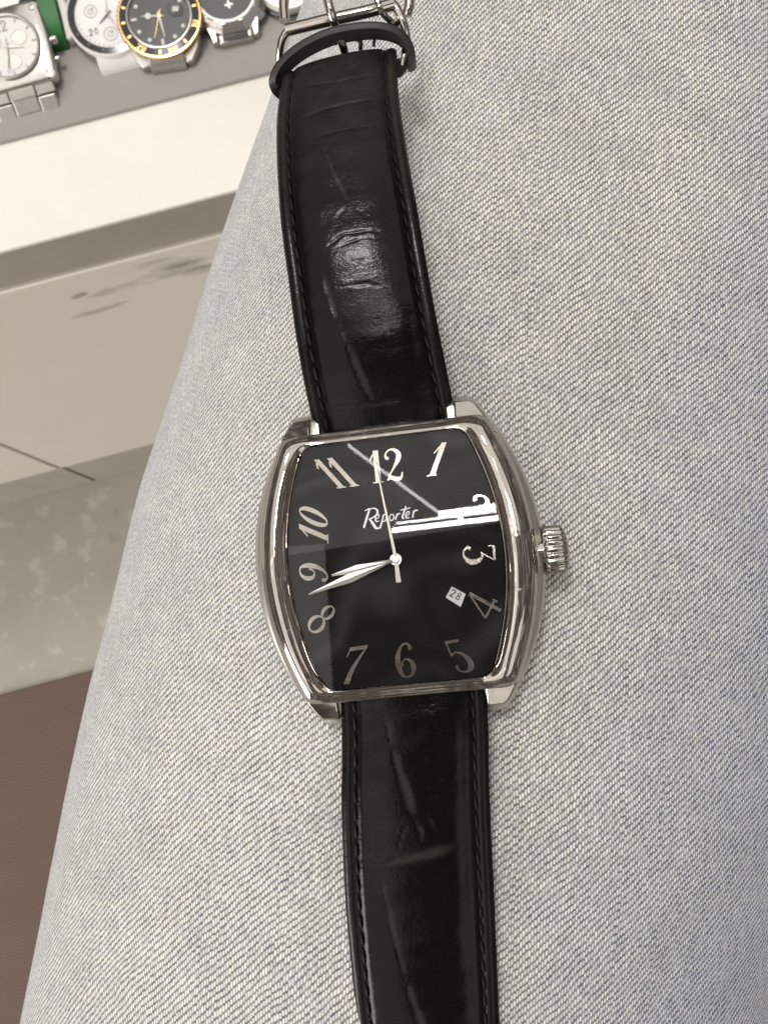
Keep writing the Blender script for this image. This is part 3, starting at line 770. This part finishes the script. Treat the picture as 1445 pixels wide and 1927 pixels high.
lo_tab = [(1296, 636, 912, -28, -1.3), (1330, 640, 916, -26, -1.3), (1400, 642, 919, -22, -1.35), (1500, 641, 921, -18, -1.6), (1600, 644, 925, -16, -2.0), (1700, 649, 930, -14, -2.5), (1800, 658, 934, -12, -3.2), (1927, 671, 939, -10, -4.2), (2080, 690, 945, -8, -5.2), (2300, 712, 952, -6, -6.0)]
lo_cr = [([(728, 1345), (745, 1420), (768, 1490), (780, 1535)], 7, .26, 1.0), ([(780, 1535), (762, 1560), (754, 1585)], 4, .2, .8), ([(780, 1535), (795, 1560), (794, 1582)], 4, .2, .8), ([(806, 1525), (822, 1560)], 4, .14, .5),
         ([(722, 1625), (760, 1612), (810, 1600), (855, 1588)], 9, .3, .9), ([(722, 1640), (728, 1680), (745, 1760), (770, 1850), (796, 1927), (806, 1980)], 6, .24, .95),
         ([(722, 1625), (700, 1605), (668, 1622)], 4, .14, .4), ([(865, 1350), (868, 1480), (872, 1640), (880, 1800), (890, 1927)], 10, .05, .5)]
lstrap, LP_, LD = strap(lo_tab, lo_cr, 'strap', lambda f, s: np.clip((abs(s) - .62) / .2, 0, 1) * .25)

# keeper loop standing open above the strap end
kp = [(560, 190, -9.3), (528, 182, -8.0), (515, 165, -5.6), (513, 146, -4.2), (527, 118, -3.0), (560, 88, -1.8), (610, 62, -.8), (660, 50, -.4), (710, 47, -.4), (748, 58, -1.2), (768, 80, -2.4), (774, 104, -3.8), (768, 126, -5.6), (752, 140, -8.6), (700, 150, -9.6), (630, 170, -9.8)]
kq = crom([tuple(W(x, y, h)) for x, y, h in kp] + [tuple(W(*kp[0][:2], kp[0][2]))], 110)[:-1]
cen = kq.mean(0); mb = MB(); LL = []
for i, p in enumerate(kq):
    d = kq[(i + 1) % len(kq)] - kq[i - 1]; n_ = np.cross(d, (0, 0, 1)); n_ /= np.linalg.norm(n_) + 1e-9
    if n_ @ (p - cen) < 0: n_ = -n_
    # band runs away from the viewer, towards the buckle
    top = min(1., max(.12, (p[2] + 9) / 5))
    ext = np.array([0, .6, -3.9]) * top + np.array([0, 2.8, -.25]) * (1 - top)
    q0, q1_ = p, p + n_ * .55
    LL.append([tuple(q0 - n_ * .55), tuple(q0 + np.array([0, 0, .22])), tuple(q1_), tuple(q1_ + ext), tuple(q0 - n_ * .55 + ext)])
mb.grid(LL, cu=True, cv=True)
kl = mb.build('keeper_loop', M['leather_edge'], watch, angle=50)

# pin buckle: frame with far bar, prong, curled right arm
bk = empty('buckle', parent=watch)
def pp(l): return [tuple(W(x, y, h)) for x, y, h in l]
mb = MB(); mb.tube(crom(pp([(527, 132, -7.2), (526, 105, -5.2), (531, 75, -3.6), (543, 56, -3.0)]), 12), .62, 12)
mb.tube(crom(pp([(540, 57, -3.0), (600, 42, -2.2), (690, 22, -2.0), (740, 8, -2.6)]), 14), [.95] * 14, 14)
mb.tube(crom(pp([(760, 118, -7.6), (764, 90, -5.4), (762, 55, -3.8), (748, 20, -3.0), (735, 3, -3.0)]), 16), .72, 12)
mb.tube(crom(pp([(708, -6, -1.2), (716, 18, -1.6), (735, 40, -3.0), (758, 50, -5.0)]), 12), .5, 10)
mb.tube(crom(pp([(765, 30, -4.4), (770, 8, -4.0), (768, -20, -4.0), (740, -52, -3.6), (640, -70, -3.4), (560, -50, -4.0), (536, -6, -4.6), (536, 40, -4.2)]), 40), .8, 12)
mb.build('frame', M['chrome'], bk)
mb = MB(); mb.tube(crom(pp([(652, 112, -6.2), (646, 88, -4.6), (634, 55, -2.4), (622, 20, -.2), (612, -20, -.6), (604, -60, -2.6)]), 24), [.7] * 20 + [.65, .6, .5, .4], 12)
mb.build('prong', M['chrome'], bk)
# frayed scraps of leather at the fold
for (x, y, h, r) in ((678, 76, -4.8, .35), (703, 70, -5.0, .25)):
    mb = MB(); mb.tube(crom(pp([(x, y + 18, -5.4), (x + 1, y + 5, h), (x - 4, y - 1, h + .1), (x - 8, y + 2, h - .2)]), 8), [r, r, r, r, r * .9, r * .8, r * .6, r * .4], 8)
    mb.build('frayed_leather', M['leather_edge'], ustrap)

# ------------------------------------------------------------------ watches on the display board
def bg_frame(name, px, py, rot, lift):
    """frame lying on the board, face up; lift = height of its origin above the board, mm"""
    r = ray(px, py); p = onz(px, py, ZT + 2.6 + lift)
    return empty(name, world(p), cam_rot @ Matrix.Rotation(R(rot), 3, 'Z')), F / (-(cam_rot.transposed() @ p).z)
def band(mb, path, wid, th):
    """strap strip: path of (y, z) in the watch frame, half width fn"""
    L_ = []
    for i, (y, z) in enumerate(path):
        a = path[max(0, i - 1)]; b = path[min(len(path) - 1, i + 1)]; t = Vector((b[0] - a[0], b[1] - a[1])).normalized(); n_ = (-t.y * th, t.x * th)
        h_ = wid if not callable(wid) else wid(i)
        L_.append([(-h_, y, z), (h_, y, z), (h_, y - n_[0], z - n_[1]), (-h_, y - n_[0], z - n_[1])])
    mb.loops(L_)
GRP = 'watches laid out on the display board'
# 1: square chronograph, silver dial, steel bracelet
wt, K = bg_frame('chronograph_watch', 15, 88, 15, 11); tag(wt, 'square steel chronograph with silver dial and link bracelet, leftmost on the grey board', 'wristwatch', GRP)
mb = MB(); Q = [(x, y) for x, y in loop4(lambda v: 19.5 - 1.2 * (v / 19.5) ** 2, 19.5, 30, 30, 5)]
LL = [[(x * s, y * s, z) for x, y in Q] for s, z in ((.96, -8.5), (1, -7), (1, -2.2), (.985, -1.2), (.93, -.6))]
mb.loops(LL); mb.build('case', M['chrome_bg'], wt, angle=45)
mb = MB(); mb.ring((0, 0, 0), [(15.8, -.6), (15.6, .9), (15.1, 1.2), (14.3, 1.0), (14.2, 0)], 72); mb.build('bezel', M['steel_bg'], wt)
mb = MB(); mb.ring((0, 0, 0), [(0, -.2), (14.3, -.2)], 64); dl = mb.build('dial', M['silver_dial'], wt)
for (x, y) in ((6.2, 3.2), (-6.2, 3.2), (1.0, -7.2)):
    mb = MB(); mb.ring((x, y, 0), [(3.9, -.19), (3.8, .1), (3.4, .1), (3.3, -.1), (0, -.12)], 36); mb.build('subdial', M['steel_bg'], dl)
def flat(cx, cy, k, rot=0):
    a = R(rot); return lambda x, y: (cx + k * (x * math.cos(a) - y * math.sin(a)), cy + k * (x * math.sin(a) + y * math.cos(a)))
mb = MB(); digits(mb, '12', flat(0, 10, 5), -.19, .1, SANS, .7); mb.build('numeral', M['subdial'], dl, smooth=False)
for a in range(0, 360, 30):
    if a in (90,): continue
    mb = MB(); c_, s_ = math.cos(R(a)), math.sin(R(a))
    stroke(mb, [(12.0, 0), (13.8, 0)], .6, lambda x, y: (x * c_ - y * s_, x * s_ + y * c_), -.19, .12); mb.build('hour_marker', M['subdial'], dl, smooth=False)
def hand(tipx, tipy, w0, z, mm, par, name='hand', tail=2.0):
    v = Vector((tipx, tipy)); d = v.normalized(); n_ = Vector((-d.y, d.x)); mb = MB()
    Q_ = [-d * tail - n_ * w0 * .7, n_ * -w0 + v * .1, v - n_ * w0 * .35, v + n_ * w0 * .35, n_ * w0 + v * .1, -d * tail + n_ * w0 * .7]
    mb.prism([tuple(q) for q in Q_], z, z + .15); mb.build(name, mm, par, smooth=False)
hand(7.5, -2.0, .7, .3, M['steel_bg'], wt, 'hour_hand'); hand(-3, -12, .5, .5, M['steel_bg'], wt, 'minute_hand'); hand(-1.5, -12.5, .2, .7, M['subdial'], wt, 'second_hand', 4)
mb = MB(); mb.ring((0, 0, 0), [(0, 1.5), (8, 1.35), (14.3, 1.05)], 48); mb.build('glass', M['glass_bg'], wt)
for (x, y) in ((15.6, 15.6), (15.6, -15.6), (-15.6, 15.6), (-15.6, -15.6)):
    mb = MB(); mb.ring((x, y, -.6), [(1.3, -.2), (1.3, .25), (1.0, .4), (0, .4)], 20); mb.build('screw', M['steel_bg'], wt)
for y, r_, l_ in ((12, 1.4, 3.4), (0, 2.3, 3.8), (-9, 1.4, 3.0)):
    mb = MB(); mb.loops([[(19 + x, y + rr * math.cos(a), -4.2 + rr * math.sin(a)) for a in np.linspace(0, 2 * math.pi, 20, endpoint=False)] for x, rr in ((0, r_ * .7), (.8, r_ * .7), (.9, r_), (l_ - .5, r_), (l_, r_ * .75))])
    mb.build('crown' if y == 0 else 'pusher', M['chrome_bg'], wt)
for i, (y0, z0, y1, z1) in enumerate(((-19.3, -2.4, -23.6, -4.2), (-23.9, -4.4, -30.5, -8.2), (-30.8, -8.4, -33.6, -13))):
    for (xa, xb, dzz) in ((-15.5, -6.6, -.5 if i else 0), (-6.3, 6.3, .3), (6.6, 15.5, -.5 if i else 0)):
        xa, xb = xa * (1 - .05 * i), xb * (1 - .05 * i); sft = 1.5 if abs(xa + xb) < 1 and i else 0
        mb = MB(); mb.loops([[(xa, y0 + sft, z0 + dzz), (xb, y0 + sft, z0 + dzz), (xb, y0 + sft + 1, z0 - 3.4), (xa, y0 + sft + 1, z0 - 3.4)], [(xa, y1 + sft, z1 + dzz), (xb, y1 + sft, z1 + dzz), (xb, y1 + sft + 2.0, z1 - 2.8), (xa, y1 + sft + 2.0, z1 - 2.8)]])
        mb.build('bracelet_link', M['steel_bg'], wt, smooth=False, bevel=.5)
mb = MB(); mb.box(-14, 14, 19, 34, -11, -4); mb.build('bracelet', M['steel_bg'], wt, bevel=1.5)

# 2: white chronograph with black tachymeter ring
wt, K = bg_frame('chronograph_watch', 203, 25, 15, 10); tag(wt, 'white-dialled round chronograph with black bezel ring, beside the black and gold diver', 'wristwatch', GRP)
RB = 80 / K
mb = MB(); mb.ring((0, 0, 0), [(RB * .9, -8.5), (RB * .97, -6), (RB, -2), (RB, -.6), (RB * .985, 0), (RB * .955, 0), (RB * .945, -.35)], 90); mb.build('case', M['white_leather'], wt)
mb = MB(); mb.ring((0, 0, 0), [(RB * .95, -.3), (RB * .80, .1), (RB * .79, -.6)], 90); tb = mb.build('bezel_ring', M['black_ring'], wt)
for a in range(200, 345, 24):
    mb = MB(); c_, s_ = math.cos(R(a)), math.sin(R(a)); stroke(mb, [(RB * .86, -.4), (RB * .86, .4)], .35, lambda x, y: (x * c_ - y * s_, x * s_ + y * c_), -.3, .02); mb.build('bezel_mark', M['subdial'], tb, smooth=False)
mb = MB(); mb.ring((0, 0, 0), [(0, -.8), (RB * .80, -.8)], 72); dl = mb.build('dial', M['white_dial'], wt)
iv = Matrix.Rotation(R(-15), 2)
def loc(px, py, cx, cy): v = iv @ Vector(((px - cx) / K, -(py - cy) / K)); return v.x, v.y
for (px, py, r_) in ((170, 20, 3.2), (208, 62, 3.4), (240, 8, 3.2)):
    x, y = loc(px, py, 203, 25); mb = MB(); mb.ring((x, y, 0), [(r_, -.79), (r_, -.7), (r_ * .86, -.7), (r_ * .86, -.79)], 32)
    mb.ring((x, y, 0), [(r_ * .5, -.79), (r_ * .5, -.74), (r_ * .38, -.74), (r_ * .38, -.79)], 24); sd_ = mb.build('subdial', M['subdial'], dl)
    mb = MB(); stroke(mb, [(x - .5, y - .4), (x + 1.6, y + 1.4)], .25, lambda a, b: (a, b), -.7, -.6); mb.build('subdial_hand', M['black_print'], sd_, smooth=False)
x, y = loc(177, 58, 203, 25); mb = MB(); digits(mb, '20', flat(x, y, 3.2, 0), -.79, -.7, SANS, .8, 1.2); mb.build('numeral', M['black_print'], dl, smooth=False)
for a in range(185, 360, 9):
    mb = MB(); c_, s_ = math.cos(R(a)), math.sin(R(a)); stroke(mb, [(RB * .70, 0), (RB * (.76 if a % 3 else .78), 0)], .3, lambda x, y: (x * c_ - y * s_, x * s_ + y * c_), -.79, -.7); mb.build('minute_mark', M['subdial'], dl, smooth=False)
x, y = loc(183, 46, 197, 29); hand(x * 1.1, y * 1.1, .45, -.4, M['black_print'], wt, 'hour_hand'); hand(3, -9, .3, -.25, M['subdial'], wt, 'minute_hand'); hand(1, 9, .2, -.1, M['subdial'], wt, 'second_hand')
mb = MB(); mb.ring((0, 0, 0), [(0, .55), (RB * .5, .45), (RB * .8, .1)], 48); mb.build('glass', M['glass_bg'], wt)
mb = MB(); band(mb, [(-15, -3.5), (-18.5, -4.0), (-20.8, -5.2), (-22.2, -7.5), (-22.6, -10)], 11.0, 2.2); mb.build('strap', M['white_leather'], wt, bevel=.5)

# 3: black and gold diver
wt, K = bg_frame('diver_watch', 300, 30, 8, 11.5); tag(wt, 'black-dialled diver watch with gold-rimmed black bezel on the grey board', 'wristwatch', GRP)
RB = 80 / K
mb = MB(); mb.ring((0, 0, 0), [(RB * .9, -9), (RB * .96, -7), (RB * .96, -1.6), (RB * .9, -1.2)], 72); mb.build('case', M['steel_bg'], wt)
NT = 120; mb = MB(); LL = []
for r_, z, k in ((.97, -1.6, 1), (1.0, -1.2, 1), (1.0, -.2, 1), (.975, .15, .3), (.945, .2, 0), (.935, .05, 0)):
    LL.append([(RB * (r_ + .012 * k * (1 if i % 2 else -1)) * math.cos(2 * math.pi * i / NT), RB * (r_ + .012 * k * (1 if i % 2 else -1)) * math.sin(2 * math.pi * i / NT), z) for i in range(NT)])
mb.grid(LL, cv=True); bz = mb.build('bezel', M['gold'], wt, angle=20)
mb = MB(); mb.ring((0, 0, 0), [(RB * .94, .02), (RB * .78, .5), (RB * .77, 0)], 72); ins = mb.build('bezel_insert', M['black_ring'], bz)
for a, t_ in ((-20, '1'), (-52, ''), (-75, '8'), (-96, ''), (-126, '2'), (-152, ''), (-176, ''), (8, ''), (160, '')):
    rr = RB * .86; c_, s_ = math.cos(R(a)), math.sin(R(a)); mb = MB(); ff = lambda x, y: (x * c_ - y * s_, x * s_ + y * c_)
    if t_: digits(mb, t_ + '0', lambda x, y: ff(rr - y * 3.4, x * 3.4), .2, .42, SANS, .7, 1.2)
    else: stroke(mb, [(RB * .81, 0), (RB * .90, 0)], 1.0, ff, .2, .42)
    mb.build('bezel_mark', M['gold'], ins, smooth=False)
mb = MB(); mb.ring((0, 0, 0), [(RB * .78, .4), (RB * .765, .9), (RB * .745, .95), (RB * .73, .6), (RB * .73, -.4)], 72); mb.build('rehaut', M['steel_bg'], wt)
mb = MB(); mb.ring((0, 0, 0), [(0, -.4), (RB * .74, -.4)], 64); dl = mb.build('dial', M['black_dial'], wt)
for i, a in enumerate(range(0, 360, 30)):
    if a == 0: continue
    c_, s_ = math.cos(R(a)), math.sin(R(a)); mb = MB(); rr = RB * .60
    if a in (90, 180, 270): stroke(mb, [(rr - 1.2, 0), (rr + 1.4, 0)], 1.2, lambda x, y: (x * c_ - y * s_, x * s_ + y * c_), -.39, -.1)
    else: mb.ring((rr * c_, rr * s_, 0), [(.95, -.39), (.9, -.12), (0, -.1)], 20)
    mb.build('hour_marker', M['lume'], dl)
iv = Matrix.Rotation(R(-8), 2)
x, y = loc(266, 31, 300, 30); hand(x, y, .45, .0, M['lume'], wt, 'hour_hand'); mb = MB(); mb.ring((x * .62, y * .62, 0), [(1.5, .0), (1.5, .2), (0, .22)], 24); mb.build('hour_hand_disc', M['lume'], wt)
x, y = loc(311, 70, 300, 30); hand(x, y, .55, .25, M['lume'], wt, 'minute_hand'); x, y = loc(292, 73, 300, 30); hand(x, y, .16, .45, M['gold'], wt, 'second_hand', 3)
mb = MB(); mb.ring((0, 0, 0), [(0, 1.0), (.9, .95), (1.0, .4)], 20); mb.build('hand_hub', M['gold'], wt)
x, y = loc(330, 16, 300, 30); mb = MB(); mb.box(x - 1.4, x + 1.4, y - 1.1, y + 1.1, -.39, -.3); mb.build('date_window', M['lume'], dl, smooth=False)
mb = MB(); mb.ring((0, 0, 0), [(0, 1.3), (RB * .5, 1.2), (RB * .74, .95)], 48); mb.ring((x, y, 1.15), [(3.4, 0), (3.2, .5), (2.4, .95), (0, 1.25)], 32); mb.build('glass', M['glass_bg'], wt)
for sx_ in (-1, 1):
    mb = MB(); Q_ = [(sx_ * 7.5, -16), (sx_ * 17.5, -9), (sx_ * 15.5, -15), (sx_ * 12, -20.5), (sx_ * 9, -20.8)]
    mb.prism(Q_ if sx_ < 0 else Q_[::-1], -9.5, lambda x, y: -2.0 - .35 * max(0, -y - 12)); mb.build('lug', M['steel_bg'], wt, bevel=.6)
mb = MB(); band(mb, [(-15, -3.5), (-17.5, -4.5), (-19.4, -6.5), (-20, -10.5)], 8.6, 2.4); mb.build('bracelet', M['steel_bg'], wt, bevel=.5)

# 4: polished steel watch with black dial
wt, K = bg_frame('dress_watch', 424, -14, 13, 10); tag(wt, 'polished steel watch with black dial, right of the black and gold diver', 'wristwatch', GRP)
mb = MB(); mb.ring((0, 0, 0), [(17, -9), (19.5, -7), (20, -4.5), (19, -2), (17, -.4), (15.5, .2), (14.6, .6), (14.2, .1)], 10); mb.build('case', M['chrome_bg'], wt, angle=12, bevel=.5)
mb = MB(); mb.ring((0, 0, 0), [(14.8, .2), (14.4, .9), (13.2, .9), (12.6, .2)], 64); mb.build('bezel', M['chrome_bg'], wt)
mb = MB(); mb.ring((0, 0, 0), [(0, 0), (13.4, 0)], 56); dl = mb.build('dial', M['black_dial'], wt)
iv = Matrix.Rotation(R(-13), 2); x, y = loc(431, 9, 424, -14)
mb = MB(); stroke(mb, [(x - 1.9, y), (x + 1.9, y)], .9, lambda a, b: (a, b), .01, .3); stroke(mb, [(x, y - 1.7), (x, y + 2.0)], .9, lambda a, b: (a, b), .01, .32); mb.build('emblem', M['steel_bg'], dl, smooth=False)
mb = MB(); mb.ring((0, 0, 0), [(0, 1.2), (8, 1.1), (13.4, .9)], 40); mb.build('glass', M['glass_bg'], wt)
mb = MB(); mb.box(-8.2, 8.2, -21.5, -15, -9.5, -3.2); el = mb.build('end_link', M['chrome_bg'], wt, bevel=.9)
mb = MB(); mb.box(-6.2, 6.2, -20.8, -16.5, -3.3, -3.0); mb.build('dark_inlay', M['black_ring'], el, bevel=.2)
for sx_ in (-1, 1):
    mb = MB(); mb.prism([(sx_ * 8.5, -20.8), (sx_ * 11.2, -20), (sx_ * 13, -13), (sx_ * 8.5, -13)][::sx_], -9.5, lambda x, y: -1.6 - .25 * max(0, -y - 13)); mb.build('lug', M['chrome_bg'], wt, bevel=.7)

# 5: cream-faced steel watch partly behind the buckle
wt, K = bg_frame('dress_watch', 540, -42, 20, 8); tag(wt, 'small steel watch with rounded case, topmost beside the buckle', 'wristwatch', GRP)
mb = MB(); mb.ring((0, 0, 0), [(14, -7.5), (16.4, -5.5), (16.8, -3.5), (16, -1.4), (14.2, -.2), (13.4, -.2)], 64); mb.build('case', M['steel_bg'], wt)
mb = MB(); mb.ring((0, 0, 0), [(16.9, -3.2), (17.1, -2.9), (16.7, -2.5)], 64); mb.build('case_seam', M['black_ring'], wt)
mb = MB(); mb.ring((0, 0, 0), [(0, -.4), (13.6, -.4)], 48); mb.build('dial', M['white_dial'], wt)
mb = MB(); mb.ring((0, 0, 0), [(0, .5), (8, .4), (13.5, 0)], 40); mb.build('glass', M['glass_bg'], wt)

# 6: green strap standing between the square chronograph and the white one
wt, K = bg_frame('strap_watch', 92, 20, 12, 9); tag(wt, 'green strap with pale steel end piece between the square and white chronographs', 'watch strap')
mb = MB(); band(mb, [(16, -1), (8, 0), (0, 0), (-6, -.8), (-10.5, -2.6), (-13.5, -6), (-14, -9)], 4.6, 2.0); mb.build('strap', M['green'], wt, bevel=.5)
mb = MB(); mb.prism([(5.2, 10), (5.2, -14.5), (12, -12.5), (10.5, -6), (7.5, 8)], -8, lambda x, y: .4 + .12 * y - .25 * (x - 5)); mb.build('end_piece', M['white_leather'], wt, bevel=.8)
# 7: dark steel clasp in the corner
wt, K = bg_frame('watch_clasp', 26, -6, 14, 9); tag(wt, 'dark steel watch clasp in the top left corner of the board', 'watch clasp')
mb = MB(); mb.prism([(-12, -4), (9, -4), (11, 3), (10, 9), (-12, 9)], -8, lambda x, y: .5 - .15 * abs(y)); mb.build('clasp_plate', M['steel_bg'], wt, bevel=1.0)
mb = MB(); mb.prism([(2, -4.6), (10, -5.0), (10.4, -2.6), (2, -2.6)], -8, 1.2); mb.build('clasp_latch', M['black_ring'], wt, bevel=.5)
